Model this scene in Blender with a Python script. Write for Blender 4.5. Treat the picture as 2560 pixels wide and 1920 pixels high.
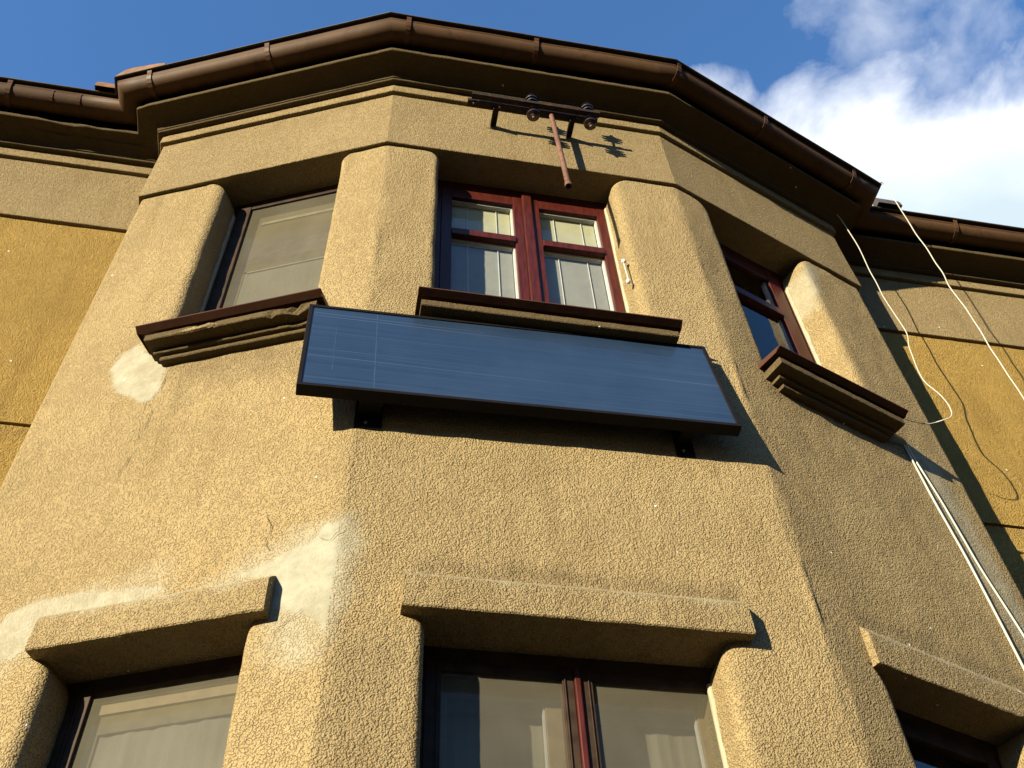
import bpy, bmesh, math, random
from math import radians, sin, cos, pi, sqrt
from mathutils import Vector, noise, Matrix
random.seed(7)
for o in list(bpy.data.objects): bpy.data.objects.remove(o)
SC = bpy.context.scene; COL = SC.collection

# ------------------------------------------------------------ camera
cam = bpy.data.cameras.new('camera'); co = bpy.data.objects.new('camera', cam); COL.objects.link(co)
YAW, PIT, ROL = radians(12.938), radians(50.888), radians(-3.498)
fwd = Vector((sin(YAW)*cos(PIT), cos(YAW)*cos(PIT), sin(PIT)))
rgt = Vector((cos(YAW), -sin(YAW), 0)); upv = rgt.cross(fwd)
r2 = rgt*cos(ROL)+upv*sin(ROL); u2 = -rgt*sin(ROL)+upv*cos(ROL)
m = Matrix((r2, u2, -fwd)).transposed().to_4x4(); m.translation = Vector((0.031, -2.884, 1.6)); co.matrix_world = m
cam.sensor_width = 36; cam.lens = 36*2559.3/2560; cam.clip_start = .05; cam.clip_end = 3000
SC.camera = co
SC.render.resolution_x = 1024; SC.render.resolution_y = 768

# ------------------------------------------------------------ light
SUN_EL = radians(15.5); SDX, SDY = 0.80, 0.60
sdir = Vector((SDX*cos(SUN_EL), SDY*cos(SUN_EL), -sin(SUN_EL)))
sl = bpy.data.lights.new('sun', 'SUN'); sl.energy = 5.0; sl.angle = radians(.5); sl.color = (1.0, .885, .655)
so = bpy.data.objects.new('sun', sl); COL.objects.link(so); so.rotation_euler = sdir.to_track_quat('-Z', 'Y').to_euler()
SC.view_settings.view_transform = 'Standard'; SC.view_settings.look = 'None'; SC.view_settings.exposure = 1.6; SC.view_settings.gamma = 1
W = bpy.data.worlds.new('World'); SC.world = W; W.use_nodes = True
nt = W.node_tree; N = nt.nodes; L = nt.links; N.clear()
def nd(t, **k):
    n = N.new(t)
    for a, b in k.items(): setattr(n, a, b)
    return n
def mth(op, a, b=None, c=None, clamp=False):
    n = nd('ShaderNodeMath', operation=op); n.use_clamp = clamp
    for i, v in enumerate((a, b, c)):
        if v is None: continue
        if isinstance(v, (int, float)): n.inputs[i].default_value = v
        else: L.new(v, n.inputs[i])
    return n.outputs[0]
sky = nd('ShaderNodeTexSky', sky_type='NISHITA', sun_disc=False, sun_elevation=SUN_EL)
sky.sun_rotation = math.atan2(-SDX, -SDY); sky.air_density = 1.0; sky.dust_density = .3; sky.ozone_density = 2.2; sky.altitude = 200
tc = nd('ShaderNodeTexCoord'); sep = nd('ShaderNodeSeparateXYZ'); L.new(tc.outputs['Generated'], sep.inputs[0])
zc = mth('MAXIMUM', sep.outputs[2], .05)
px = mth('DIVIDE', sep.outputs[0], zc); py = mth('DIVIDE', sep.outputs[1], zc)
cmb = nd('ShaderNodeCombineXYZ'); L.new(px, cmb.inputs[0]); L.new(py, cmb.inputs[1])
def wnoise(sc, det, rough, dist=0., off=(0, 0, 0)):
    mp = nd('ShaderNodeMapping'); mp.inputs['Location'].default_value = off; L.new(cmb.outputs[0], mp.inputs[0])
    n = nd('ShaderNodeTexNoise'); n.inputs['Scale'].default_value = sc; n.inputs['Detail'].default_value = det
    n.inputs['Roughness'].default_value = rough; n.inputs['Distortion'].default_value = dist; L.new(mp.outputs[0], n.inputs[0]); return n.outputs[0]
n1 = wnoise(7.0, 8, .56, .2); n2 = wnoise(8.5, 7, .55, .2, (3.1, 1.7, 0))
# a cloud bank whose edge runs across the sky east of the zenith
lin = mth('ADD', mth('MULTIPLY', px, .34), mth('MULTIPLY', py, 1.0))
bank = mth('MULTIPLY', mth('SUBTRACT', lin, .503), 13.0)
bank = mth('ADD', bank, mth('MULTIPLY', mth('SUBTRACT', n1, .5), 3.2))
fx = mth('MULTIPLY', mth('SUBTRACT', px, .318), 20.0); fy = mth('MULTIPLY', mth('SUBTRACT', py, .368), 20.0)
fb = mth('MAXIMUM', mth('SUBTRACT', 1.0, mth('ADD', mth('MULTIPLY', fx, fx), mth('MULTIPLY', fy, fy))), 0)
bank = mth('ADD', bank, mth('MULTIPLY', fb, .75))
bank_c = mth('SMOOTHSTEP' if False else 'MULTIPLY', mth('ADD', bank, .25), 1.0, clamp=True)
# thin wisps above it
dxw = mth('MULTIPLY', mth('SUBTRACT', px, .505), 7.5); dyw = mth('MULTIPLY', mth('SUBTRACT', py, .29), 15.0)
blob = mth('SUBTRACT', 1.0, mth('ADD', mth('MULTIPLY', dxw, dxw), mth('MULTIPLY', dyw, dyw)))
blob = mth('MAXIMUM', blob, -6)
wisp = mth('MULTIPLY', mth('ADD', mth('MULTIPLY', blob, .42), mth('MULTIPLY', mth('SUBTRACT', n2, .5), 2.8)), 1.0, clamp=True)
wisp = mth('MULTIPLY', wisp, .60)
cl = mth('MAXIMUM', bank_c, wisp, clamp=True)
# density inside the cloud: thick parts white, thin far part grey blue
n3 = wnoise(3.0, 6, .5, 0, (8, 2, 0))
far = mth('MULTIPLY', mth('SUBTRACT', mth('ADD', lin, mth('MULTIPLY', mth('SUBTRACT', n1, .5), .12)), .565), 8.0, clamp=True)
ccol = nd('ShaderNodeMixRGB'); ccol.inputs[1].default_value = (8.2, 8.5, 9.0, 1); ccol.inputs[2].default_value = (4.9, 5.9, 6.5, 1); L.new(far, ccol.inputs[0])
tint = nd('ShaderNodeMixRGB', blend_type='MULTIPLY'); tint.inputs[0].default_value = 1; tint.inputs[2].default_value = (1.12, 1.66, 2.16, 1); L.new(sky.outputs[0], tint.inputs[1])
mixc = nd('ShaderNodeMixRGB'); L.new(cl, mixc.inputs[0]); L.new(tint.outputs[0], mixc.inputs[1]); L.new(ccol.outputs[0], mixc.inputs[2])
# low sky dimmed brownish to darken undersides, standing in for an unseen skyline
hz = nd('ShaderNodeMapRange', interpolation_type='SMOOTHSTEP'); L.new(sep.outputs[2], hz.inputs[0])
hz.inputs[1].default_value = .16; hz.inputs[2].default_value = .30
dim_horizon = nd('ShaderNodeMixRGB'); L.new(hz.outputs[0], dim_horizon.inputs[0]); dim_horizon.inputs[1].default_value = (.7, .6, .45, 1); L.new(mixc.outputs[0], dim_horizon.inputs[2]); mixc = dim_horizon
bg = nd('ShaderNodeBackground'); bg.inputs[1].default_value = .05; L.new(mixc.outputs[0], bg.inputs[0])
out = nd('ShaderNodeOutputWorld'); L.new(bg.outputs[0], out.inputs[0])

# ------------------------------------------------------------ materials
KA = .60   # scales paints and renders down: less bounced light, darker undersides
def ka(c): return tuple(x*KA for x in c)
def newmat(name):
    global nt, N, L
    mt = bpy.data.materials.new(name); mt.use_nodes = True; nt = mt.node_tree; N = nt.nodes; L = nt.links; N.clear()
    return mt
def fin(bsdf):
    o = nd('ShaderNodeOutputMaterial'); L.new(bsdf, o.inputs[0])
def tnoise(sc, det=4, rough=.55, dist=0, vec=None, scale3=None):
    n = nd('ShaderNodeTexNoise'); n.inputs['Scale'].default_value = sc; n.inputs['Detail'].default_value = det
    n.inputs['Roughness'].default_value = rough; n.inputs['Distortion'].default_value = dist
    t = nd('ShaderNodeTexCoord'); v = t.outputs['Object']
    if scale3:
        mp = nd('ShaderNodeMapping'); mp.inputs['Scale'].default_value = scale3; L.new(v, mp.inputs[0]); v = mp.outputs[0]
    L.new(v, n.inputs[0]); return n.outputs[0]
def mixc_(f, a, b, bt='MIX'):
    n = nd('ShaderNodeMixRGB', blend_type=bt)
    for i, v in enumerate((f, a, b)):
        if isinstance(v, (int, float)): n.inputs[i].default_value = v
        elif isinstance(v, tuple): n.inputs[i].default_value = (*v, 1)
        else: L.new(v, n.inputs[i])
    return n.outputs[0]
def rng(v, a, b, c=0., d=1.):
    n = nd('ShaderNodeMapRange', interpolation_type='SMOOTHSTEP'); L.new(v, n.inputs[0])
    for i, x in enumerate((a, b, c, d)): n.inputs[i+1].default_value = x
    return n.outputs[0]
def bsdf(col, rough=.8, normal=None, spec=.3, metal=0.):
    p = nd('ShaderNodeBsdfPrincipled')
    if isinstance(col, tuple): p.inputs['Base Color'].default_value = (*col, 1)
    else: L.new(col, p.inputs['Base Color'])
    if isinstance(rough, (int, float)): p.inputs['Roughness'].default_value = rough
    else: L.new(rough, p.inputs['Roughness'])
    p.inputs['Specular IOR Level'].default_value = spec; p.inputs['Metallic'].default_value = metal
    if normal is not None: L.new(normal, p.inputs['Normal'])
    return p.outputs[0]
def bump(h, dist, st=1.0, prev=None):
    b = nd('ShaderNodeBump'); b.inputs['Distance'].default_value = dist; b.inputs['Strength'].default_value = st
    L.new(h, b.inputs['Height'])
    if prev is not None: L.new(prev, b.inputs['Normal'])
    return b.outputs[0]
def stucco(name, base, grain=1.0, depth=.0095, pitdark=.33, smear=.0, patchcol=(.45, .43, .325)):
    base = ka(base); patchcol = ka(patchcol)
    mt = newmat(name)
    a1 = nd('ShaderNodeAttribute', attribute_name='patch').outputs['Fac']
    a2 = nd('ShaderNodeAttribute', attribute_name='dirt').outputs['Fac']
    vt = nd('ShaderNodeTexCoord'); vn = nd('ShaderNodeTexNoise'); vn.inputs['Scale'].default_value = 45*grain; vn.inputs['Detail'].default_value = 2; L.new(vt.outputs['Object'], vn.inputs[0])
    va = nd('ShaderNodeVectorMath', operation='MULTIPLY_ADD'); L.new(vn.outputs['Color'], va.inputs[0]); va.inputs[1].default_value = (.015/grain,)*3; L.new(vt.outputs['Object'], va.inputs[2])
    vo = nd('ShaderNodeTexVoronoi', feature='F1'); vo.inputs['Scale'].default_value = 132*grain; L.new(va.outputs[0], vo.inputs[0]); peb = vo.outputs['Distance']
    pn = mth('SUBTRACT', 1.0, peb); fine = tnoise(210*grain, 2, .6); lump = tnoise(46*grain, 3, .6)
    big = tnoise(1.1, 5, .6); mid = tnoise(5.5, 5, .65)
    zone = rng(tnoise(2.1, 4, .6), .35, .65, -.03, .05); pm = mth('MULTIPLY', mth('SUBTRACT', tnoise(30*grain, 3, .6), .5), .55)
    thr = mth('ADD', mth('SUBTRACT', pn, zone), pm)
    pit = rng(thr, .26, .40)
    h = mth('ADD', mth('ADD', mth('ADD', mth('MULTIPLY', pit, .55), mth('MULTIPLY', pn, .45)), mth('MULTIPLY', fine, .30)), mth('MULTIPLY', lump, .9))
    inv = mth('SUBTRACT', 1.0, mth('MULTIPLY', a1, .96))
    hp = mth('ADD', mth('MULTIPLY', h, inv), mth('MULTIPLY', mth('ADD', mth('MULTIPLY', mid, .8), .9), a1))
    col = mixc_(rng(big, .3, .7), tuple(c*.90 for c in base), tuple(c*1.08 for c in base))
    col = mixc_(rng(mid, .35, .7, 0, .35), col, tuple(c*f for c, f in zip(base, (.84, .79, .68))))
    col = mixc_(mth('MULTIPLY', mth('SUBTRACT', 1.0, pit), pitdark), col, tuple(c*f for c, f in zip(base, (.42, .34, .24))))
    col = mixc_(rng(fine, .3, .7, 0, .38), col, tuple(min(1, c*1.28) for c in base))
    col = mixc_(rng(lump, .55, .75, 0, .3), col, tuple(min(1, c*1.2) for c in base))
    pc = mixc_(rng(tnoise(11, 5, .7), .3, .7), patchcol, tuple(c*f for c, f in zip(patchcol, (.74, .72, .66))))
    streak = rng(tnoise(1.0, 4, .6, 0, None, (7, 7, .8)), .5, .72, 0, .26)
    col = mixc_(streak, col, tuple(c*f for c, f in zip(base, (.55, .50, .40))))
    col = mixc_(mth('MULTIPLY', a1, .96), col, pc)
    dn = mth('MULTIPLY', a2, rng(mid, .25, .65, .45, 1.0))
    col = mixc_(dn, col, ka((.13, .095, .05)))
    # small pale grains
    v = nd('ShaderNodeTexVoronoi', feature='F1'); v.inputs['Scale'].default_value = 9.0
    t = nd('ShaderNodeTexCoord'); L.new(t.outputs['Object'], v.inputs[0])
    sp = mth('LESS_THAN', v.outputs['Distance'], .055)
    wn = nd('ShaderNodeTexWhiteNoise'); L.new(v.outputs['Position'], wn.inputs[0])
    sp = mth('MULTIPLY', sp, mth('GREATER_THAN', wn.outputs[0], .86))
    col = mixc_(sp, col, (.6, .6, .55))
    nrm = bump(hp, depth)
    fin(bsdf(col, .93, nrm, .15)); return mt
M = {}
M['bay'] = stucco('bay_render', (.410, .306, .148))
M['frieze'] = stucco('frieze_render', (.34, .255, .126), 1.2, .008, .45)
M['hood'] = stucco('hood_render', (.372, .279, .137), 1.1, .010, .5)
M['ochre'] = stucco('ochre_render', (.395, .258, .068), 1.0, .011, .35)
M['cornice'] = stucco('cornice_render', (.115, .083, .038), 1.6, .004, .35)
M['sillstone'] = stucco('sill_render', (.155, .112, .052), 1.8, .006, .45)
def simple(name, col, rough=.5, spec=.4, metal=0., var=.18, nsc=14, bsc=60, bd=.0006, scale3=None):
    col = ka(col); mt = newmat(name)
    n = tnoise(nsc, 5, .6, 0, None, scale3)
    c = mixc_(rng(n, .3, .7), tuple(x*(1-var) for x in col), tuple(x*(1+var) for x in col))
    nb = bump(tnoise(bsc, 4), bd)
    fin(bsdf(c, rough, nb, spec, metal)); return mt
def rusty(name, col, rust, rough=.55, nsc=18, lo=.5, hi=.68):
    col = ka(col); rust = ka(rust); mt = newmat(name)
    n = tnoise(nsc, 6, .68); n2_ = tnoise(3.0, 4, .6)
    c = mixc_(rng(n2_, .3, .7), tuple(x*.82 for x in col), tuple(x*1.15 for x in col))
    c = mixc_(rng(n, lo, hi), c, rust)
    fin(bsdf(c, rough, bump(n, .0015), .14)); return mt
M['gutter'] = rusty('gutter_paint', (.098, .052, .022), (.065, .030, .014), .6, 9, .52, .75)
M['strap'] = rusty('strap_paint', (.11, .055, .026), (.10, .04, .018), .5)
M['eaves'] = simple('eaves_board', (.035, .024, .015), .85, .1)
M['sheet'] = simple('roof_sheet', (.09, .075, .065), .6, .3, 0, .25)
M['tile'] = simple('clay_tile', (.25, .125, .06), .8, .2, 0, .25, 12, 40, .002)
M['flash'] = rusty('flashing_paint', (.085, .036, .020), (.10, .04, .02), .45)
M['mahog'] = simple('mahogany_wood', (.075, .012, .006), .42, .25, 0, .35, 9, 40, .0005, (6, 6, .7))
M['darkframe'] = simple('dark_frame', (.050, .031, .020), .55, .08, 0, .3)
M['tanwood'] = simple('inner_casement_wood', (.36, .25, .13), .5, .3, 0, .15)
M['cream'] = simple('blind_cream', (.66, .63, .42), .6, .3, 0, .05)
M['greyblind'] = simple('blind_grey', (.40, .40, .36), .6, .3, 0, .06)
M['whitebar'] = simple('white_bar', (.75, .75, .70), .5, .3, 0, .05)
M['white'] = simple('white_plaster', (.42, .38, .26), .85, .2, 0, .08, 20, 90, .002)
M['cable'] = simple('white_cable', (.56, .54, .44), .5, .3, 0, .06)
M['iron'] = rusty('painted_iron', (.030, .021, .017), (.09, .04, .022), .6, 30, .5, .66)
M['pipe'] = rusty('rusty_pipe', (.20, .105, .07), (.115, .05, .03), .65, 40, .45, .65)
M['porcelain'] = simple('brown_porcelain', (.030, .016, .012), .22, .6, 0, .2)
M['black'] = simple('black_aluminium', (.012, .010, .010), .55, .08, 0, .15)
M['bolt'] = simple('zinc_bolt', (.7, .7, .68), .35, .5, .6)
M['room'] = simple('room_dark', (.05, .045, .035), .9, .1)
M['pipeblock'] = simple('block_wood', (.09, .055, .03), .8, .1)
M['ground'] = simple('asphalt', (.030, .029, .027), .95, .1, 0, .25, 3, 50, .003)
M['paving'] = simple('concrete_slabs', (.040, .037, .032), .95, .1, 0, .15, 4, 60, .002)
M['crack'] = simple('crack_dark', (.07, .05, .028), .95, .05)
M['rooftile'] = simple('roof_tiles', (.20, .09, .05), .85, .1, 0, .2)
def fabric(name, col, wv=900., wvar=.1):
    col = ka(col); mt = newmat(name)
    n = tnoise(5, 4, .6, 0, None, (1.4, 1.4, .25)); f = tnoise(260, 2)
    c = mixc_(rng(n, .3, .7), tuple(x*.88 for x in col), tuple(x*1.08 for x in col))
    c = mixc_(mth('MULTIPLY', f, .3), c, tuple(x*.7 for x in col))
    fin(bsdf(c, .9, bump(n, .01), .1)); return mt
M['curtain'] = fabric('grey_tan_curtain', (.36, .33, .25))
M['curtainL'] = fabric('tan_curtain', (.235, .185, .105))
M['band1'] = simple('blind_band_olive', (.20, .16, .075), .7, .2)
M['band2'] = simple('blind_band_rose', (.22, .165, .11), .7, .2)
M['band3'] = simple('blind_band_light', (.45, .41, .24), .6, .2)
mt = newmat('pane_glass')
tr = nd('ShaderNodeBsdfTransparent'); tr.inputs[0].default_value = (.90, .92, .90, 1)
gl = nd('ShaderNodeBsdfGlossy'); gl.inputs['Roughness'].default_value = .015; gl.inputs['Color'].default_value = (1, 1, 1, 1)
L.new(bump(tnoise(1.3, 2), .004, .6), gl.inputs['Normal'])
lw = nd('ShaderNodeLayerWeight'); lw.inputs[0].default_value = .5
f2 = mth('ADD', .05, mth('MULTIPLY', mth('POWER', lw.outputs['Facing'], 5.0), .9), clamp=True)
mx = nd('ShaderNodeMixShader'); L.new(f2, mx.inputs[0]); L.new(tr.outputs[0], mx.inputs[1]); L.new(gl.outputs[0], mx.inputs[2]); fin(mx.outputs[0])
M['glass'] = mt
mt = newmat('fly_screen_mesh')     # fine sun-lit netting in front of the panes
tr = nd('ShaderNodeBsdfTransparent'); df = nd('ShaderNodeBsdfDiffuse'); L.new(mixc_(rng(tnoise(3, 3), .3, .7), (.092, .082, .056), (.115, .104, .074)), df.inputs[0])
mx = nd('ShaderNodeMixShader'); mx.inputs[0].default_value = .48; L.new(tr.outputs[0], mx.inputs[1]); L.new(df.outputs[0], mx.inputs[2]); fin(mx.outputs[0]); M['screen'] = mt
# collector glazing: striated blue absorber under glass
mt = newmat('collector_face')
st1 = tnoise(1.0, 4, .8, 0, None, (.35, .35, 60)); st2 = tnoise(1.0, 2, .5, 0, None, (.45, .45, 130)); bl = tnoise(2.0, 4, .6)
c = mixc_(rng(st1, .35, .68), (.010, .020, .040), (.015, .028, .053))
c = mixc_(rng(st2, .62, .76, 0, .6), c, (.08, .10, .13))
c = mixc_(rng(bl, .35, .7, 0, .3), c, (.028, .046, .082))
p = nd('ShaderNodeBsdfPrincipled'); L.new(c, p.inputs['Base Color']); p.inputs['Roughness'].default_value = .28; p.inputs['Specular IOR Level'].default_value = .5
p.inputs['Coat Weight'].default_value = .35; p.inputs['Coat Roughness'].default_value = .05
L.new(bump(st1, .0006), p.inputs['Normal']); fin(p.outputs[0]); M['collector'] = mt
M['collector2'] = simple('absorber_joint', (.05, .075, .12), .3, .5)

# ------------------------------------------------------------ helpers
def tag(o, label=None, cat=None, group=None, kind=None):
    for k, v in (('label', label), ('category', cat), ('group', group), ('kind', kind)):
        if v: o[k] = v
    return o
def empty(name, loc=(0, 0, 0), **k):
    o = bpy.data.objects.new(name, None); COL.objects.link(o); o.location = loc; o.empty_display_size = .2
    return tag(o, **k)
def wloc(p):
    v = Vector((0, 0, 0))
    while p is not None: v += Vector(p.location); p = p.parent
    return v
class MB:
    def __init__(s): s.v = []; s.f = []; s.at = []
    def add(s, vs, fs, at=None):
        b = len(s.v); s.v += [tuple(x) for x in vs]; s.f += [tuple(i+b for i in f) for f in fs]
        s.at += (at if at else [(0., 0.)]*len(vs)); return s
    def hexa(s, p):  # 8 corners: bottom 4 ccw then top 4
        return s.add(p, [(0, 3, 2, 1), (4, 5, 6, 7), (0, 1, 5, 4), (1, 2, 6, 5), (2, 3, 7, 6), (3, 0, 4, 7)])
    def grid(s, rows, at=None, flip=False):
        n = len(rows[0]); vs = [p for r in rows for p in r]; fs = []
        for i in range(len(rows)-1):
            for j in range(n-1):
                a = i*n+j; q = (a, a+1, a+n+1, a+n); fs.append(q[::-1] if flip else q)
        return s.add(vs, fs, [x for r in at for x in r] if at else None)
    def tube(s, pts, r, seg=8, cap=True):
        pts = [Vector(p) for p in pts]; n = len(pts); rings = []
        t = (pts[1]-pts[0]).normalized(); ref = Vector((0, 0, 1)) if abs(t.z) < .9 else Vector((1, 0, 0)); a = t.cross(ref).normalized()
        for i, p in enumerate(pts):
            t = (pts[min(i+1, n-1)]-pts[max(i-1, 0)]).normalized(); a = (a-t*a.dot(t)).normalized(); b = t.cross(a)
            rr = r[min(i, len(r)-1)] if isinstance(r, (list, tuple)) else r
            rings.append([p+(a*cos(2*pi*k/seg)+b*sin(2*pi*k/seg))*rr for k in range(seg)])
        vs = [q for R in rings for q in R]; fs = []
        for i in range(n-1):
            for k in range(seg):
                fs.append((i*seg+k, i*seg+(k+1) % seg, (i+1)*seg+(k+1) % seg, (i+1)*seg+k))
        if cap: fs += [tuple(range(seg))[::-1], tuple((n-1)*seg+k for k in range(seg))]
        return s.add(vs, fs)
    def build(s, name, mat, parent=None, smooth=False, bevel=0., attrs=False):
        me = bpy.data.meshes.new(name); w = wloc(parent) if parent is not None else Vector((0, 0, 0))
        me.from_pydata([tuple(Vector(v)-w) for v in s.v], [], s.f); me.update()
        bm = bmesh.new(); bm.from_mesh(me)
        if not attrs: bmesh.ops.recalc_face_normals(bm, faces=bm.faces)
        if bevel: bmesh.ops.bevel(bm, geom=[e for e in bm.edges if len(e.link_faces) == 2 and e.calc_face_angle(0) > .6], offset=bevel, segments=2, affect='EDGES', profile=.5, clamp_overlap=True)
        bm.to_mesh(me); bm.free()
        if attrs:
            for i, nm in enumerate(('patch', 'dirt')):
                a = me.attributes.new(nm, 'FLOAT', 'POINT'); a.data.foreach_set('value', [x[i] for x in s.at])
        if smooth:
            me.polygons.foreach_set('use_smooth', [True]*len(me.polygons))
        me.materials.append(mat); o = bpy.data.objects.new(name, me); COL.objects.link(o)
        if parent is not None: o.parent = parent
        return o
# ---- plan of the house: P3 - P1 - P2 - P4 is the bay, the main wall runs behind it
P1 = Vector((0, 0)); P2 = Vector((1.84, 0)); P3 = Vector((-1.492, .617)); P4 = Vector((3.328, .559)); YM = .8828
ZL, ZG = 7.462, 8.174
def fr_(A, B):
    t = (B-A).normalized(); return A, t, Vector((t.y, -t.x)), (B-A).length
FACE = {'L': fr_(P3, P1), 'F': fr_(P1, P2), 'R': fr_(P2, P4), 'M': (Vector((0, YM)), Vector((1, 0)), Vector((0, -1)), 20)}
def X(k, u, z, d=0.):
    A, t, n, l = FACE[k]; p = A+t*u+n*d; return Vector((p.x, p.y, z))
def fbox(mb, k, u0, u1, z0, z1, d0, d1):
    return mb.hexa([X(k, u0, z0, d1), X(k, u1, z0, d1), X(k, u1, z0, d0), X(k, u0, z0, d0), X(k, u0, z1, d1), X(k, u1, z1, d1), X(k, u1, z1, d0), X(k, u0, z1, d0)])
def fprof(mb, k, u0, u1, prof):   # closed profile of (d, z) extruded along u
    n = len(prof); vs = [X(k, u0, z, d) for d, z in prof]+[X(k, u1, z, d) for d, z in prof]
    fs = [(i, (i+1) % n, n+(i+1) % n, n+i) for i in range(n)]+[tuple(range(n))[::-1], tuple(range(n, 2*n))]
    return mb.add(vs, fs)
PATH = [Vector(p) for p in ((-14, YM), (-1.492, YM), (-1.492, .617), (0, 0), (1.84, 0), (3.328, .559), (3.328, YM), (16, YM))]
def mitres(path):
    ns = []
    for a, b in zip(path[:-1], path[1:]):
        t = (b-a).normalized(); ns.append(Vector((t.y, -t.x)))
    ms = [ns[0]]
    for a, b in zip(ns[:-1], ns[1:]): ms.append((a+b)/(1+a.dot(b)))
    return ms+[ns[-1]]
MIT = mitres(PATH)
def sweep(mb, prof, i0=0, i1=None, step=.06, amp=0., nsc=9., fn=None, flip=False, trim=4.5):
    i1 = len(PATH)-1 if i1 is None else i1
    st = []
    for i in range(i0, i1):
        a, b, ma, mb_ = PATH[i], PATH[i+1], MIT[i], MIT[i+1]; l = (b-a).length
        n = max(1, int(l/step))
        if l > 6: n = int(n/2.5)
        for j in range(n+(1 if i == i1-1 else 0)):
            f = j/n; st.append((a.lerp(b, f), ma.lerp(mb_, f)))
    rows = []
    for (o, z) in prof:
        r = []
        for p, mv in st:
            oo = o; zz = z; q = p+mv*o
            if amp:
                oo += amp*noise.noise(Vector((q.x*nsc, q.y*nsc, z*nsc))); zz += amp*.8*noise.noise(Vector((q.x*nsc+7, q.y*nsc, z*nsc)))
            if fn: oo, zz = fn(q, oo, zz)
            q = p+mv*oo; r.append(Vector((q.x, q.y, zz)))
        rows.append(r)
    mb.grid(rows, flip=not flip); return rows

# ------------------------------------------------------------ the ground
g = MB(); g.add([(-600, -600, 0), (600, -600, 0), (600, 600, 0), (-600, 600, 0)], [(0, 1, 2, 3)])
tag(g.build('ground', M['ground']), kind='structure')
g = MB(); g.hexa([(-60, -4.2, 0.0), (60, -4.2, 0.0), (60, YM+.3, 0.0), (-60, YM+.3, 0.0), (-60, -4.2, .12), (60, -4.2, .12), (60, YM+.3, .12), (-60, YM+.3, .12)])
tag(g.build('pavement', M['paving']), kind='structure')

# ------------------------------------------------------------ the house
H = empty('house', (0, 0, 0), label='yellow rough rendered house with a five sided bay, brown gutter and red framed windows', cat='house')
UP = {'L': (.570, 1.322), 'F': (.322, 1.418), 'R': (.278, 1.035)}
LO = {'L': (.585, 1.310), 'F': (.333, 1.405), 'R': (.290, 1.050)}
ZU0, ZU1 = 5.66, ZL-.014; ZD0, ZD1 = 2.05, 3.895
# repair patches and dirt, in face coordinates
PATCH = [('L', [(0.334, 5.723), (0.422, 5.783), (0.485, 5.70), (0.56, 5.66), (0.638, 5.563), (0.631, 5.452), (0.635, 5.353), (0.597, 5.293), (0.54, 5.298), (0.4, 5.423), (0.304, 5.614)], .008, .93),
 ('L', [(1.369, 4.072), (1.188, 4.104), (1.259, 4.135), (1.342, 4.163), (1.437, 4.214), (1.516, 4.236), (1.549, 4.286), (1.612, 4.296), (1.654, 4.253), (1.676, 4.151), (1.683, 3.997), (1.66, 3.858), (1.608, 3.8), (1.543, 3.854), (1.379, 3.93), (1.39, 4.015)], .02, 1.),
 ('L', [(1.10, 4.07), (1.22, 4.16), (1.34, 4.22), (1.50, 4.30), (1.66, 4.33), (1.70, 4.0), (1.62, 3.78), (1.594, 3.671), (1.452, 3.672), (1.379, 3.778), (1.383, 3.901), (1.36, 4.05)], .05, .55),
 ('L', [(0.94, 4.134), (0.955, 4.085), (0.761, 4.06), (0.471, 4.06), (0.468, 3.956), (0.44, 3.90), (0.361, 3.90), (0.302, 3.96), (0.308, 4.076), (0.326, 4.132), (0.439, 4.171), (0.673, 4.160)], .012, .85),
 ('L', [(0.40, 4.15), (0.7, 4.2), (0.95, 4.24), (0.97, 4.1), (0.44, 3.86), (0.30, 3.76), (0.24, 3.95)], .05, .35),
 ('F', [(-.1, 4.26), (.02, 4.24), (.035, 4.05), (.01, 3.86), (-.1, 3.8)], .02, .95),
 ('F', [(-.1, 4.36), (.05, 4.33), (.075, 4.2), (.07, 4.0), (.03, 3.80), (-.1, 3.6)], .04, .65),
 ('R', [(1.30, 5.66), (1.42, 5.60), (1.447, 5.286), (1.47, 4.981), (1.50, 4.716), (1.55, 4.1), (1.55, 3.4), (1.36, 3.4), (1.33, 4.238), (1.31, 4.413), (1.25, 4.9), (1.19, 5.4), (1.2, 5.62)], .03, .62),
 ('R', [(0.99, 7.10), (1.05, 7.36), (1.17, 7.40), (1.12, 7.1), (1.02, 6.84), (.97, 6.7)], .03, .7)]
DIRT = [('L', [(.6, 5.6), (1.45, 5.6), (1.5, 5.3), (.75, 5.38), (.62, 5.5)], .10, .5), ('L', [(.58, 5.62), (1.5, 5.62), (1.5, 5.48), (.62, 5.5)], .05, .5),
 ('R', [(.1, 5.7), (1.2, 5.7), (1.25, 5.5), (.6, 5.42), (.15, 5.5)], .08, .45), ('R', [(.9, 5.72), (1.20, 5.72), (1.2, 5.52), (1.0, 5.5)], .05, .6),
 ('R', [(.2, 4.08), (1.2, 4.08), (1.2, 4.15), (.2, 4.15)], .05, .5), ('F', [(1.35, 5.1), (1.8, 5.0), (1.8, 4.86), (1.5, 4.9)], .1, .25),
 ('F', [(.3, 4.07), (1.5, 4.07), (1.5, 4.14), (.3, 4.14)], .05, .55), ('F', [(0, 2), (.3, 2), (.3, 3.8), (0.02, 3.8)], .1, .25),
 ('F', [(1.45, 2), (1.84, 2), (1.84, 3.7), (1.5, 3.5)], .15, .2), ('R', [(0, 2), (.28, 2), (.28, 7), (0, 7)], .1, .15)]
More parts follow.
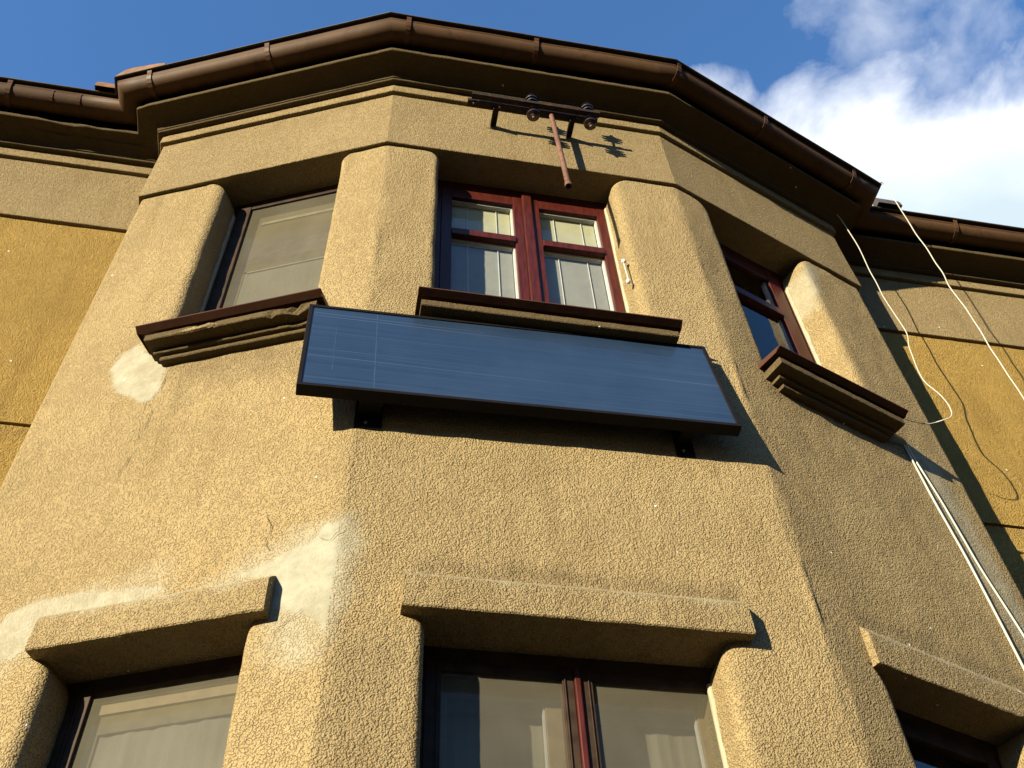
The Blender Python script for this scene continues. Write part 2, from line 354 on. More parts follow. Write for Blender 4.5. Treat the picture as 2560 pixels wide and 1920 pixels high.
def pdist(u, z, poly):
    ins = False; d = 1e9; n = len(poly)
    for i in range(n):
        x1, y1 = poly[i]; x2, y2 = poly[(i+1) % n]
        if (y1 > z) != (y2 > z) and u < (x2-x1)*(z-y1)/(y2-y1)+x1: ins = not ins
        dx, dy = x2-x1, y2-y1; t = max(0, min(1, ((u-x1)*dx+(z-y1)*dy)/(dx*dx+dy*dy+1e-12)))
        d = min(d, (u-x1-t*dx)**2+(z-y1-t*dy)**2)
    d = sqrt(d); return d if ins else -d
def zone_val(lst, k, u, z):
    r = 0.
    for kk, poly, soft, amp in lst:
        if kk != k: continue
        if not (min(p[0] for p in poly)-.2 < u < max(p[0] for p in poly)+.2 and min(p[1] for p in poly)-.2 < z < max(p[1] for p in poly)+.2): continue
        nz = noise.noise(Vector((u*9, z*9, 3.1)))*.6+noise.noise(Vector((u*28, z*28, 1.1)))*.4
        d = pdist(u, z, poly)+nz*(soft*1.1+.012)
        r = max(r, amp*max(0., min(1., .5+d/(soft*2))))
    return r
def att(k, u, z): return (zone_val(PATCH, k, u, z), zone_val(DIRT, k, u, z))
def frow(z):   # noise offset of a rough wall surface
    pass
NS = 7
def wallpt(k, u, z, d):
    p = X(k, u, z, d)
    a = .0045*noise.noise(p*2.3)+.0035*noise.noise(p*9.0)
    n = FACE[k][2]; return Vector((p.x+n.x*a, p.y+n.y*a, z))
def corner_pts(ka, kb, z, setb):
    # rounded arris between the end of face ka and the start of face kb
    la = FACE[ka][3]; A = X(ka, la-setb, z); C = X(kb, setb, z); B = X(ka, la, z); r = []
    for i in range(1, 6):
        t = i/6; q = A*(1-t)**2+B*2*t*(1-t)+C*t*t; r.append((q, (ka, la-setb*(1-t)) if t < .5 else (kb, setb*t)))
    return r
def span(k, u0, u1, z, step=.017):
    n = max(1, int(round(abs(u1-u0)/step))); return [(wallpt(k, u0+(u1-u0)*i/n, z, 0), (k, u0+(u1-u0)*i/n)) for i in range(n+1)]
def jamb(k, ue, side, z, zt, R, r, depth):
    """fillet and reveal; side=+1: opening lies at larger u (left jamb).  Returns from face to inside"""
    s = 0.
    if z > zt-R[1]:
        q = (z-(zt-R[1]))/R[1]; s = R[0]*(1-sqrt(max(0, 1-q*q)))
    out_ = []
    rr = r*(1-.5*s/R[0]); c1 = ue-side*s*.85; c0 = ue-side*(s+rr)
    wob = .006*noise.noise(Vector((ue*3, z*4, 1)))+.004*noise.noise(Vector((ue*3, z*14, 4)))
    for i in range(NS+1):
        a = i/NS*pi/2; u = c0+(c1-c0)*sin(a); d = -rr*(1-cos(a)); out_.append((X(k, u+side*wob, z, d), (k, u)))
    for d in (-.10, -.14, -.20, -.28): out_.append((X(k, c1+side*wob, z, min(d, -rr-.01)), (k, c1)))
    return out_, c0
def build_rows(zs, op=None, zt=0, R=(.09, .14), r=.055):
    """op None: full wall; else dict of openings -> four pillars"""
    segs = [[] for _ in range(4 if op else 1)]
    for z in zs:
        cur = []; si = 0
        st = [(Vector((P3.x, YM+.02-(YM+.02-P3.y)*i/8, z)), ('X', 0)) for i in range(8)]
        # return to first corner with small rounding
        cur += st; cur.append((Vector((P3.x, P3.y+.012, z)), ('X', 0)))
        for idx, k in enumerate('LFR'):
            ln = FACE[k][3]; a = .012 if idx == 0 else SETB[idx-1]; b = .012 if idx == 2 else SETB[idx]
            if op:
                u0, u1 = op[k]
                sm = ((.055, .08), .034)
                jl, c0 = jamb(k, u0, 1, z, zt, *(sm if k == 'F' else (R, r)), .2); jr, c1 = jamb(k, u1, -1, z, zt, *(sm if k == 'L' else (R, r)), .2)
                n = max(2, int((u0-.06-a)/.018)); cur += [(wallpt(k, a+(c0-a)*i/n, z, 0), (k, a+(c0-a)*i/n)) for i in range(n)]
                cur += jl; segs[si].append(cur); si += 1
                cur = jr[::-1]
                n = max(2, int((ln-b-u1-.06)/.018)); cur += [(wallpt(k, c1+(ln-b-c1)*i/n, z, 0), (k, c1+(ln-b-c1)*i/n)) for i in range(1, n+1)]
            else:
                cur += span(k, a, ln-b, z)
            if idx < 2: cur += corner_pts(k, 'LFR'[idx+1], z, b)
        cur.append((Vector((P4.x, P4.y+.012, z)), ('X', 0)))
        cur += [(Vector((P4.x, P4.y+(YM+.02-P4.y)*i/8, z)), ('X', 0)) for i in range(1, 9)]
        segs[si].append(cur)
    return segs
SETB = [.022, .018]
wall = MB()
def fr(a, b, s): n = max(1, int(round((b-a)/s))); return [a+(b-a)*i/n for i in range(n+1)]
def addseg(segs):
    for s in segs:
        wall.grid([[p for p, q in r] for r in s], [[att(q[0], q[1], p.z) for p, q in r] for r in s])
addseg(build_rows([0]+fr(.5, 2.0, .25)))
addseg(build_rows(fr(2.0, 2.9, .1)+fr(2.95, ZD1-.14, .02)+[ZD1-.14+.14*sin(pi/2*i/10) for i in range(1, 11)], LO, ZD1))
addseg(build_rows(fr(ZD1, ZU0, .0155)))
addseg(build_rows(fr(ZU0, ZU1-.14, .026)+[ZU1-.14+.14*sin(pi/2*i/10) for i in range(1, 11)], UP, ZU1))
for seg_k, op, z in (('L', LO, 2.0), ('F', LO, 2.0), ('R', LO, 2.0)):   # ledges under the lower windows
    u0, u1 = op[seg_k]; wall.add([X(seg_k, u0-.1, z, 0), X(seg_k, u1+.1, z, 0), X(seg_k, u1+.1, z, -.27), X(seg_k, u0-.1, z, -.27)], [(0, 1, 2, 3)])
bw = wall.build('bay_wall', M['bay'], H, smooth=True, attrs=True)
# rough render on main walls, a shallow ledge at 5.58
def mwall(x0, x1, name):
    mw = MB(); xs = []
    x = x0
    while x < x1-1e-6: xs.append(x); x += .04 if -3.6 < x < 7 else .4
    xs.append(x1)
    def rows(zs, dd):
        return [[Vector((x, YM+dd+.004*noise.noise(Vector((x*2.3, z*2.3, 5)))+.003*noise.noise(Vector((x*9, z*9, 5))), z)) for x in xs] for z in zs]
    a = rows(fr(5.579, ZL-.014, .04), .0); b = rows([0, 2, 3]+fr(3.5, 5.579, .04), .016)
    top = rows([ZL-.014], .03)[0], rows([ZL+.01], .03)[0]
    for rr in (b, [b[-1], a[0]], a, [a[-1], top[0], top[1]]):
        mw.grid(rr, [[(0, max(0, .35*(1-abs(p.z-5.57)/.10)) if p.z < 5.57 else 0) for p in q] for q in rr])
    return mw.build(name, M['ochre'], H, smooth=False, attrs=True)
for s_ in (mwall(-14, -1.47, 'main_wall'), mwall(3.30, 16, 'main_wall')):
    for pg in s_.data.polygons: pg.use_smooth = True
# back, sides and inside of the house
bk = MB()
bk.add([(-14, YM, 0), (-14, 10, 0), (-14, 10, 8.6), (-14, YM, 8.6), (16, YM, 0), (16, 10, 0), (16, 10, 8.6), (16, YM, 8.6)], [(0, 1, 2, 3), (4, 7, 6, 5), (1, 5, 6, 2)])
bk.build('rear_wall', M['ochre'], H)
rm = MB(); rm.add([(-1.6, 1.9, 0), (3.4, 1.9, 0), (3.4, 1.9, 8.3), (-1.6, 1.9, 8.3), (-1.6, YM+.03, 0), (-1.6, YM+.03, 8.3), (3.4, YM+.03, 0), (3.4, YM+.03, 8.3)], [(0, 1, 2, 3), (4, 0, 3, 5), (1, 6, 7, 2)])
rm.build('room_wall', M['room'], H)
for z in (4.75, 7.9):
    fl = MB(); fl.add([(P3.x+.05, 1.9, z), (P3.x+.05, P3.y+.1, z), (0, .05, z), (1.84, .05, z), (P4.x-.05, P4.y+.1, z), (P4.x-.05, 1.9, z)], [(0, 1, 2, 3, 4, 5)])
    fl.build('floor_slab', M['room'], H)
# frieze with soffit, strip, mouldings and cornice, all run round the bay and along the main walls
fz = MB(); sweep(fz, [(-.27, ZL), (-.14, ZL+.002), (-.02, ZL), (.020, ZL), (.023, ZL+.004), (.019, ZL+.25), (.018, ZL+.5), (.019, ZG-.016), (.014, ZG-.015), (-.03, ZG-.015), (-.03, ZG+.001)], step=.05, amp=.0015)
fz.build('frieze', M['frieze'], H)
sp = MB(); sweep(sp, [(-.03, ZG), (.043, ZG), (.046, ZG+.004), (.045, ZG+.06), (.044, ZG+.098)], step=.05, amp=.0015)
sp.build('upper_band', M['frieze'], H)
def damage(q, o, z):
    # broken render on the left main cornice near the bay
    if q.y > .35 and -2.45 < q.x < -1.66 and o > .16:
        w = min(1, (q.x+2.45)/.12)*min(1, (-1.66-q.x)/.10); w = max(0, w)
        o -= .022*w*(.7+.6*noise.noise(Vector((q.x*14, z*20, 2)))); z += .018*w*(.6+noise.noise(Vector((q.x*10, z*9, 6))))
    return o, z
cn = MB()
prof = [(.035, ZG+.100), (.079, ZG+.100), (.083, ZG+.103), (.083, ZG+.116), (.076, ZG+.121)]
for i in range(9):
    a = i/8*pi/2; prof.append((.088+.150*(1-cos(a)), ZG+.126+.060*sin(a)))
prof += [(.246, ZG+.184), (.250, ZG+.188), (.249, ZG+.206), (.247, ZG+.224), (.240, ZG+.230), (.12, ZG+.234)]
sweep(cn, prof, step=.035, amp=.0022, nsc=13, fn=damage); cn.build('cornice', M['cornice'], H)
ev = MB(); sweep(ev, [(.14, ZG+.225), (.14, ZG+.372), (.30, ZG+.372), (.418, ZG+.374)], step=.5); ev.build('eaves_board', M['eaves'], H)
# roof: dark sheet edge that runs out over the gutter, slopes rising behind it
rs = MB(); rows = sweep(rs, [(.418, ZG+.3745), (.428, ZG+.376), (.428, ZG+.385), (.30, ZG+.44), (.0, ZG+.60)], step=.25, amp=.004, nsc=2); rs.build('roof_edge', M['sheet'], H)
rf = MB(); rf.add([(-14.4, YM, 8.77), (16.4, YM, 8.77), (16.4, 5.5, 11.6), (-14.4, 5.5, 11.6), (-14.4, 10.1, 8.6), (16.4, 10.1, 8.6)], [(0, 1, 2, 3), (3, 2, 5, 4), (0, 3, 4), (1, 5, 2)])
rf.add([(P3.x, YM, ZG+.6), (P3.x, P3.y, ZG+.6), (0, 0, ZG+.6), (1.84, 0, ZG+.6), (P4.x, P4.y, ZG+.6), (P4.x, YM, ZG+.6), (.92, 2.5, 9.9)], [(0, 1, 6), (1, 2, 6), (2, 3, 6), (3, 4, 6), (4, 5, 6)])
rf.build('roof', M['rooftile'], H)
# gutter
gt = MB(); GR = .086; GC = .312; GZ = ZG+.350
gp = [(GC+GR*cos(-pi*i/12), GZ+GR*sin(-pi*i/12)) for i in range(13)]
gp = [(GC+GR-.004+.007*cos(a), GZ+.003+.007*sin(a)) for a in (pi, pi*.6, pi*.2, -.2*pi, -.6*pi)] + gp[1:]
gpi = [(GC+(GR-.006)*cos(-pi*i/12), GZ+(GR-.006)*sin(-pi*i/12)) for i in range(13)]
sweep(gt, gp, step=.12, amp=.005, nsc=2.5); sweep(gt, gpi[::-1], step=.12, amp=.005, nsc=2.5)
G = gt.build('gutter', M['gutter'], H, smooth=True)
def on_path(q):     # nearest path segment and mitre at a plan point near the gutter
    best = None
    for i in range(len(PATH)-1):
        a, b = PATH[i], PATH[i+1]; t = (b-a).normalized(); n = Vector((t.y, -t.x)); f = (q-a).dot(t); d = abs((q-a).dot(n)-.41)
        if -.2 < f < (b-a).length+.2 and (best is None or d < best[0]): best = (d, a+t*f, t, n)
    return best[1:]
for (x, y) in ((-.892, -.082), (.044, -.406), (.92, -.41), (1.932, -.364), (2.666, -.084), (3.484, .199), (-1.695, .204), (-2.615, .465), (4.46, .484), (-3.5, .465), (5.3, .465), (6.1, .465)):
    b, t, n = on_path(Vector((x, y))); s = MB()
    w = .016; rw = []
    pts = [(GC+GR+.018, GZ+.024), (GC+GR+.012, GZ+.006)]+[(GC+(GR+.007)*cos(-pi*i/10), GZ+(GR+.007)*sin(-pi*i/10)) for i in range(11)]
    for o_, z_ in pts:
        rw.append([Vector((*(b+t*e+n*o_), z_)) for e in (-w, w)])
    s.grid(rw); st = s.build('gutter_strap', M['strap'], G)
    md = st.modifiers.new('s', 'SOLIDIFY'); md.thickness = .004; md.offset = 0
for x, a, bcol in ((-2.33, .01, 0), (-2.15, .012, 0)):   # soldered collars of the left gutter
    s = MB(); rw = [[Vector((x+e, YM-(GC+(GR+.003)*cos(-pi*i/12)), GZ+(GR+.003)*sin(-pi*i/12))) for e in (-a, a)] for i in range(13)]
    s.grid(rw); s.build('gutter_collar', M['strap'], G)
# corner sheet and the two verge tiles beside the bay roof
cs = MB(); z0 = ZG+.388
def offp(i, o): q = PATH[i]+MIT[i]*o; return q
c3 = offp(2, .425); tt = FACE['L'][1]
nn = FACE['L'][2]; out_l = [(0, 0), (.36, 0), (.37, .028), (.30, .055), (.12, .085), (.055, .075)]
vs = [Vector((*(c3+tt*a+nn*e), z0+h)) for e in (.003, -.002) for a, h in out_l]; n = len(out_l)
cs.add(vs, [tuple(range(n)), tuple(range(n, 2*n))[::-1]]+[(i, (i+1) % n, n+(i+1) % n, n+i) for i in range(n)]); cs.build('corner_flashing', M['tile'], H)
for x0, x1, mt_ in ((-2.06, -1.85, 'tile'), (3.80, 4.0, 'sheet')):
    s = MB(); rw = []
    for i in range(9):
        a = pi*i/8; rw.append([Vector((x, .452+.0-.034*cos(a)+(x-x0)*.0, ZG+.388+.13*sin(a)*(1-.25*abs((x-x0)/(x1-x0)-.5)))) for x in (x0, x0+.03, x1)])
    s.grid(rw); s.add(rw[0]+[], [])
    s.add([r[0] for r in rw], [tuple(range(9))]); s.add([r[2] for r in rw], [tuple(range(9))[::-1]]); s.build('verge_tile', M[mt_], H, smooth=False)

# ---------------- sills and hoods
SILL = {'L': ((.50, 1.435), [(.130, .545, 1.410, 5.652, 5.608), (.064, .570, 1.375, 5.600, 5.580), (.042, .600, 1.335, 5.574, 5.548)]),
        'F': ((.232, 1.538), [(.125, .250, 1.520, 5.652, 5.606), (.064, .285, 1.485, 5.600, 5.580), (.042, .315, 1.450, 5.574, 5.548)]),
        'R': ((.185, 1.085), [(.128, .205, 1.062, 5.652, 5.606), (.064, .240, 1.030, 5.600, 5.578), (.042, .275, 1.000, 5.572, 5.546)])}
def roughbox(mb, k, u0, u1, z0, z1, d0, d1, amp, chips=()):
    nu = int((u1-u0)/.025); prof = [(d0, z0), (d0+(d1-d0)*.5, z0), (d1-.004, z0), (d1, z0+.004), (d1, (z0+z1)/2), (d1, z1-.004), (d1-.004, z1), (d0, z1)]
    rows = []
    for (d, z) in prof:
        r = []
        for i in range(nu+1):
            u = u0+(u1-u0)*i/nu; p = X(k, u, z, d)
            a = amp*noise.noise(p*16)+amp*.6*noise.noise(p*45)
            if d > d0+.01:
                for (cu, cw, ca) in chips:
                    if abs(u-cu) < cw: a -= ca*(1-abs(u-cu)/cw)*(.6+noise.noise(p*30))
            r.append(X(k, u, z+.6*amp*noise.noise(p*20+Vector((5, 5, 5))), d+a))
        rows.append(r)
    mb.grid(rows); n = len(prof)
    mb.add([r[0] for r in rows], [tuple(range(n))]); mb.add([r[-1] for r in rows], [tuple(range(n))[::-1]])
for k in 'LFR':
    (a, b), steps = SILL[k]; s = MB()
    for j, (d, u0, u1, z1, z0) in enumerate(steps):
        ch = ()
        if k == 'L': ch = ((1.30, .09, .035), (.85, .07, .02), (1.18, .05, .02)) if j == 0 else ((1.3, .05, .02),) if j == 1 else ()
        roughbox(s, k, u0, u1, z0, z1, -.02, d, .0018, ch)
    roughbox(s, k, steps[1][1], steps[1][2], 5.598, 5.612, -.02, .054, .001)
    roughbox(s, k, steps[2][1], steps[2][2], 5.572, 5.583, -.02, .034, .001)
    so_ = s.build('window_sill', M['sillstone'], H)
    if k == 'L':
        ch = MB(); c0_ = X('L', .86, 5.625, .1335)
        pl_ = [(.70, 5.600), (.74, 5.622), (.80, 5.630), (.83, 5.622), (.90, 5.640), (.915, 5.625), (.88, 5.604), (.80, 5.598)]
        vs = [X('L', u, z, .128) for u, z in pl_]+[X('L', u+(.805-u)*.25, z+(5.615-z)*.25, .139) for u, z in pl_]; n = len(pl_)
        ch.add(vs, [(i, (i+1) % n, n+(i+1) % n, n+i) for i in range(n)]+[tuple(range(n, 2*n))]); ch.build('plaster_lump', M['white'] if 0 else M['hood'], so_)
    f = MB()   # metal flashing: sloping top, downturned lip
    o = UP[k]
    prof = [(-.20, 5.735), (.158, 5.695), (.167, 5.694), (.1675, 5.687), (.132, 5.670), (.128, 5.672), (.158, 5.684), (-.20, 5.728)]
    fprof(f, k, a, b, prof)
    for e in (a, b):
        fprof(f, k, e-.002, e+.002, [(.0, 5.716), (.1615, 5.692), (.134, 5.668), (.0, 5.680)])
    f.build('sill_flashing', M['flash'], so_)
    # ledge behind the flashing
HOOD = {'L': (.508, 1.395), 'F': (.245, 1.532), 'R': (.222, 1.12)}
for k in 'LFR':
    a, b = HOOD[k]; s = MB(); nu = int((b-a)/.02)
    prof = [(-.27, 3.884), (-.1, 3.884), (0, 3.882), (.054, 3.880), (.059, 3.885), (.059, 3.93), (.058, 3.98), (.055, 4.018), (.049, 4.026), (.022, 4.054), (-.006, 4.078)]
    if k == 'R': prof = [(d*.55 if d > 0 else d, z) for d, z in prof]
    if k == 'L': prof = [(d, z) if z < 4.02 else (d*1.0, z+.004) for d, z in prof]
    rows = []
    for d, z in prof:
        r = []
        for i in range(nu+1):
            u = a+(b-a)*i/nu; p = X(k, u, z, d); am = .0022*noise.noise(p*14)+.0022*noise.noise(p*40)
            r.append(X(k, u+(.004*noise.noise(p*12) if i in (0, nu) else 0), z+am*.7, d+(am if d > -.05 else 0)))
        rows.append(r)
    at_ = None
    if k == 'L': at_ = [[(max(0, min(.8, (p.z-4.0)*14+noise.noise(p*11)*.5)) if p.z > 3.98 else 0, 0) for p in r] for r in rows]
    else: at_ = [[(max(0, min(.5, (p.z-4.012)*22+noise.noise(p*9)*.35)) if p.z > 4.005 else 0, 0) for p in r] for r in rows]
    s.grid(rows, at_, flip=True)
    n = len(prof); s.add([r[0] for r in rows], [tuple(range(n))]); s.add([r[-1] for r in rows], [tuple(range(n))[::-1]])
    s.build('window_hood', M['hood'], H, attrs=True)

# ---------------- windows
def slats(k, u0, u1, z0, z1, d, mat, par, name='blind', pitch=.0155):
    s = MB(); z = z0
    while z < z1:
        s.add([X(k, u0, z, d-.0035), X(k, u1, z, d-.0035), X(k, u1, z+pitch*1.02, d+.0035), X(k, u0, z+pitch*1.02, d+.0035)], [(0, 1, 2, 3)]); z += pitch
    return s.build(name, mat, par)
def cords(k, us, z0, z1, d, par, dots=True):
    for u in us:
        s = MB(); fbox(s, k, u-.002, u+.002, z0, z1, d, d+.004)
        s.build('blind_cord', M['whitebar'], par)
def win_frame(k, u0, u1, z0, z1, d, fw, head, mat):
    s = MB(); fbox(s, k, u0, u0+fw, z0, z1-head, d-.07, d); fbox(s, k, u1-fw, u1, z0, z1-head, d-.07, d); fbox(s, k, u0, u1, z1-head, z1, d-.07, d); fbox(s, k, u0+fw, u1-fw, z0, z0+.05, d-.07, d-.003)
    return s.build('window', mat, H, bevel=.003)
def sash(k, u0, u1, z0, z1, d, w, mat, par, transom=None, top=None):
    top = w if top is None else top
    s = MB(); dd = d-.055
    fbox(s, k, u0, u0+w, z0, z1, dd, d); fbox(s, k, u1-w, u1, z0, z1, dd, d)
    fbox(s, k, u0+w, u1-w, z1-top, z1, dd+.001, d-.002); fbox(s, k, u0+w, u1-w, z0, z0+w, dd+.001, d-.002)
    if transom: fbox(s, k, u0+w, u1-w, transom[0], transom[1], dd+.001, d+.006)
    o = s.build('sash', mat, par, bevel=.003)
    return o
def pane(k, u0, u1, z0, z1, d, par):
    s = MB(); s.add([X(k, u0, z0, d), X(k, u1, z0, d), X(k, u1, z1, d), X(k, u0, z1, d)], [(0, 1, 2, 3)]); return s.build('pane', M['glass'], par)
def netting(k, u0, u1, z0, z1, d, par):
    s = MB(); s.add([X(k, u0, z0, d), X(k, u1, z0, d), X(k, u1, z1, d), X(k, u0, z1, d)], [(0, 1, 2, 3)]); return s.build('fly_screen', M['screen'], par)
def slab(k, u0, u1, z0, z1, d0, d1, mat, name, par): s = MB(); fbox(s, k, u0, u1, z0, z1, d0, d1); return s.build(name, mat, par)
# upper middle window
D = -.19
w = win_frame('F', .320, 1.472, 5.70, ZL+.01, D, .045, .085, M['mahog'])
w['label'] = 'red mahogany two leaf window with venetian blinds above the blue panel'
for (a, b, g0, g1) in ((.365, .870, .430, .812), (.930, 1.420, .978, 1.354)):
    s = MB(); dd = D-.055; d = D+.004
    fbox(s, 'F', a, g0, 5.75, 7.375, dd, d); fbox(s, 'F', g1, b, 5.75, 7.375, dd, d)
    fbox(s, 'F', g0, g1, 7.272, 7.375, dd+.001, d-.002); fbox(s, 'F', g0, g1, 5.75, 5.80, dd+.001, d-.002); fbox(s, 'F', g0, g1, 6.810, 6.872, dd+.001, d+.012)
    s.build('sash', M['mahog'], w, bevel=.004)
    for z0, z1 in ((5.80, 6.810), (6.872, 7.272)):
        pane('F', g0, g1, z0, z1, D-.022, w)
        upper = z0 > 6
        s = MB(); t = .010     # white glazing bead
        fbox(s, 'F', g1-t, g1, z0, z1, D-.055, D-.026); fbox(s, 'F', g0, g1-t, z1-t*1.4, z1, D-.055, D-.026)
        s.build('glazing_bead', M['whitebar'], w)
        slats('F', g0+.003, g1-.012, z0, z1-.018, D-.062, M['cream'] if upper else M['greyblind'], w)
        cw_ = g1-g0; cords('F', (g0+cw_*.27, g0+cw_*.74), z0, z1-.02, D-.056, w)
s = MB(); fbox(s, 'F', .870, .930, 5.75, 7.40, D-.06, D+.022); s.build('mullion', M['mahog'], w, bevel=.006)
# upper left window
w = win_frame('L', .560, 1.36, 5.70, ZL+.01, D, .035, .05, M['darkframe'])
w['label'] = 'dark framed window with tan roller blind in the left face of the bay'
s = MB(); fbox(s, 'L', .595, .672, 5.73, 7.42, D-.05, D+.006); fbox(s, 'L', 1.28, 1.33, 5.73, 7.42, D-.05, D+.006); fbox(s, 'L', .672, 1.28, 7.37, 7.42, D-.05, D+.004); s.build('sash', M['darkframe'], w, bevel=.004)
pane('L', .672, 1.28, 5.74, 7.37, D-.02, w); netting('L', .672, 1.28, 5.74, 7.37, D-.010, w)
bl_ = slab('L', .672, 1.28, 5.74, 6.70, D-.07, D-.06, M['curtain'], 'blind', w)
slab('L', .672, 1.28, 6.80, 6.99, D-.07, D-.06, M['band2'], 'blind', w); slab('L', .672, 1.28, 6.72, 6.80, D-.07, D-.061, M['band1'], 'blind', w)
slab('L', .672, 1.28, 6.99, 7.37, D-.07, D-.062, M['curtainL'], 'blind', w)
slab('L', .735, 1.28, 6.690, 6.702, D-.07, D-.052, M['band3'], 'blind_rail', w); slab('L', .735, 1.28, 7.272, 7.243, D-.07, D-.054, M['band3'], 'blind_rail', w)
slab('L', .672, .72, 5.74, 6.70, D-.07, D-.057, M['band1'], 'blind_guide', w)
# upper right window
w = win_frame('R', .27, 1.065, 5.70, ZL+.01, D, .045, .10, M['mahog'])
w['label'] = 'red window seen at a steep angle in the right face of the bay'
s = MB(); d = D+.004; dd = D-.05; g0, g1 = .38, .885
fbox(s, 'R', .315, g0, 5.75, 7.37, dd, d); fbox(s, 'R', g1, 1.00, 5.75, 7.37, dd, d); fbox(s, 'R', g0, g1, 7.29, 7.37, dd, d-.002); fbox(s, 'R', g0, g1, 5.75, 5.81, dd, d-.002); fbox(s, 'R', g0, g1, 6.855, 6.925, dd, d+.01)
s.build('sash', M['mahog'], w, bevel=.004)
s = MB(); fbox(s, 'R', g1-.010, g1, 5.81, 6.855, dd-.01, D-.026); fbox(s, 'R', g1-.010, g1, 6.925, 7.29, dd-.01, D-.026); s.build('glazing_bead', M['whitebar'], w)
pane('R', g0, g1, 5.81, 6.855, D-.022, w); pane('R', g0, g1, 6.925, 7.29, D-.022, w)
# lower middle window: dark outer frame, sunlit inner casements and curtain
D2 = -.17
w = win_frame('F', .325, 1.47, 2.05, 3.89, D2, .03, .07, M['darkframe'])
w['label'] = 'dark framed two leaf window with grey curtains under the middle hood'
for (a, b, g0, g1) in ((.355, .892, .412, .850), (.918, 1.44, .962, 1.425)):
    s = MB(); d = D2+.004; dd = D2-.045
    fbox(s, 'F', a, g0, 2.10, 3.82, dd, d); fbox(s, 'F', g1, b, 2.10, 3.82, dd, d); fbox(s, 'F', g0, g1, 3.785, 3.82, dd, d-.002); fbox(s, 'F', g0, g1, 2.10, 2.16, dd, d-.002)
    for e in (g0-.018, g1+.006): fbox(s, 'F', e, e+.005, 2.1, 3.82, d, d+.006)
    s.build('sash', M['darkframe'], w, bevel=.003); pane('F', g0, g1, 2.16, 3.785, D2-.02, w); netting('F', g0, g1, 2.16, 3.785, D2-.010, w)
    s = MB(); i0, i1, dz = g0+.02, g1+.01, D2-.10
    fbox(s, 'F', i0-.03, i0+.015, 2.1, 3.84, dz-.03, dz); fbox(s, 'F', i1-.055, i1+.01, 2.1, 3.84, dz-.03, dz); fbox(s, 'F', i0+.015, i1-.055, 3.76, 3.84, dz-.03, dz-.002)
    s.build('inner_casement', M['tanwood'], w, bevel=.003)
    slab('F', i1-.062, i1-.056, 2.1, 3.76, dz-.03, dz-.008, M['whitebar'], 'glazing_bead', w)
    slab('F', g0-.06, g1+.03, 3.715, 3.84, dz-.06, dz-.035, M['band1'], 'blind_rail', w)
    cv = MB(); n = 60; cv.grid([[X('F', g0-.08+(g1-g0+.14)*i/n, z, dz-.07+.0022*sin(i*.55)+.0015*sin(i*1.3)) for i in range(n+1)] for z in (2.0, 2.6, 3.2, 3.80)]); cv.build('curtain', M['curtain'], w, smooth=True)
s = MB(); fbox(s, 'F', .893, .917, 2.10, 3.835, D2-.05, D2+.016); s.build('mullion', M['mahog'], w, bevel=.005)
# lower left window
w = win_frame('L', .565, 1.36, 2.05, 3.89, D2, .03, .045, M['darkframe'])
w['label'] = 'dark framed window with grey curtain under the left hood'
s = MB(); d = D2+.004; dd = D2-.045
fbox(s, 'L', .595, .668, 2.1, 3.85, dd, d); fbox(s, 'L', 1.27, 1.33, 2.1, 3.85, dd, d); fbox(s, 'L', .668, 1.27, 3.82, 3.85, dd, d-.002)
fbox(s, 'L', .612, .617, 2.1, 3.85, d, d+.006); fbox(s, 'L', .628, .633, 2.1, 3.85, d, d+.006)
s.build('sash', M['darkframe'], w, bevel=.003); pane('L', .668, 1.27, 2.1, 3.82, D2-.02, w); netting('L', .668, 1.27, 2.1, 3.82, D2-.010, w)
slab('L', .66, 1.3, 3.755, 3.83, D2-.06, D2-.040, M['tanwood'], 'blind_rail', w); slab('L', .64, 1.3, 3.80, 3.806, D2-.06, D2-.034, M['whitebar'], 'blind_rail', w)
slab('L', .66, 1.3, 3.68, 3.755, D2-.065, D2-.05, M['band1'], 'blind_rail', w); slab('L', .655, .705, 2.1, 3.70, D2-.065, D2-.051, M['band1'], 'inner_casement', w)
cv = MB(); n = 60; cv.grid([[X('L', .64+.7*i/n, z, D2-.062+.002*sin(i*.5)+.0015*sin(i*1.3)) for i in range(n+1)] for z in (2.0, 2.6, 3.2, 3.80)]); cv.build('curtain', M['curtain'], w, smooth=True)
# lower right window
w = win_frame('R', .28, 1.07, 2.05, 3.89, D2, .045, .07, M['darkframe'])
w['label'] = 'dark window under the right hood, mostly hidden by its jamb'
s = MB(); d = D2+.004; dd = D2-.045
fbox(s, 'R', .325, .38, 2.1, 3.83, dd, d); fbox(s, 'R', .955, 1.02, 2.1, 3.83, dd, d); fbox(s, 'R', .38, .955, 3.77, 3.83, dd, d-.002); s.build('sash', M['darkframe'], w, bevel=.003)
pane('R', .38, .955, 2.1, 3.77, D2-.02, w)
# white plaster run in along the right reveals
def bead(k, ue, z0, z1, d0, wd, name='reveal_plaster'):
    s = MB(); n = int((z1-z0)/.03); rows = []
    for i in range(n+1):
        z = z0+(z1-z0)*i/n; e = wd*(1+.35*noise.noise(Vector((z*9, ue, 1)))+.25*noise.noise(Vector((z*30, ue, 4))))
        rows.append([X(k, ue+.004, z, d0-.01), X(k, ue-.009, z, d0), X(k, ue-.010, z, d0+e*.55), X(k, ue-.004, z, d0+e), X(k, ue+.012, z, d0+e+.004)])
    s.grid(rows); s.build(name, M['white'], H)
bead('F', UP['F'][1], 5.71, 7.36, D+.001, .026); bead('R', UP['R'][1], 5.71, 7.30, D+.001, .022); bead('F', LO['F'][1], 2.06, 3.80, D2+.001, .022)
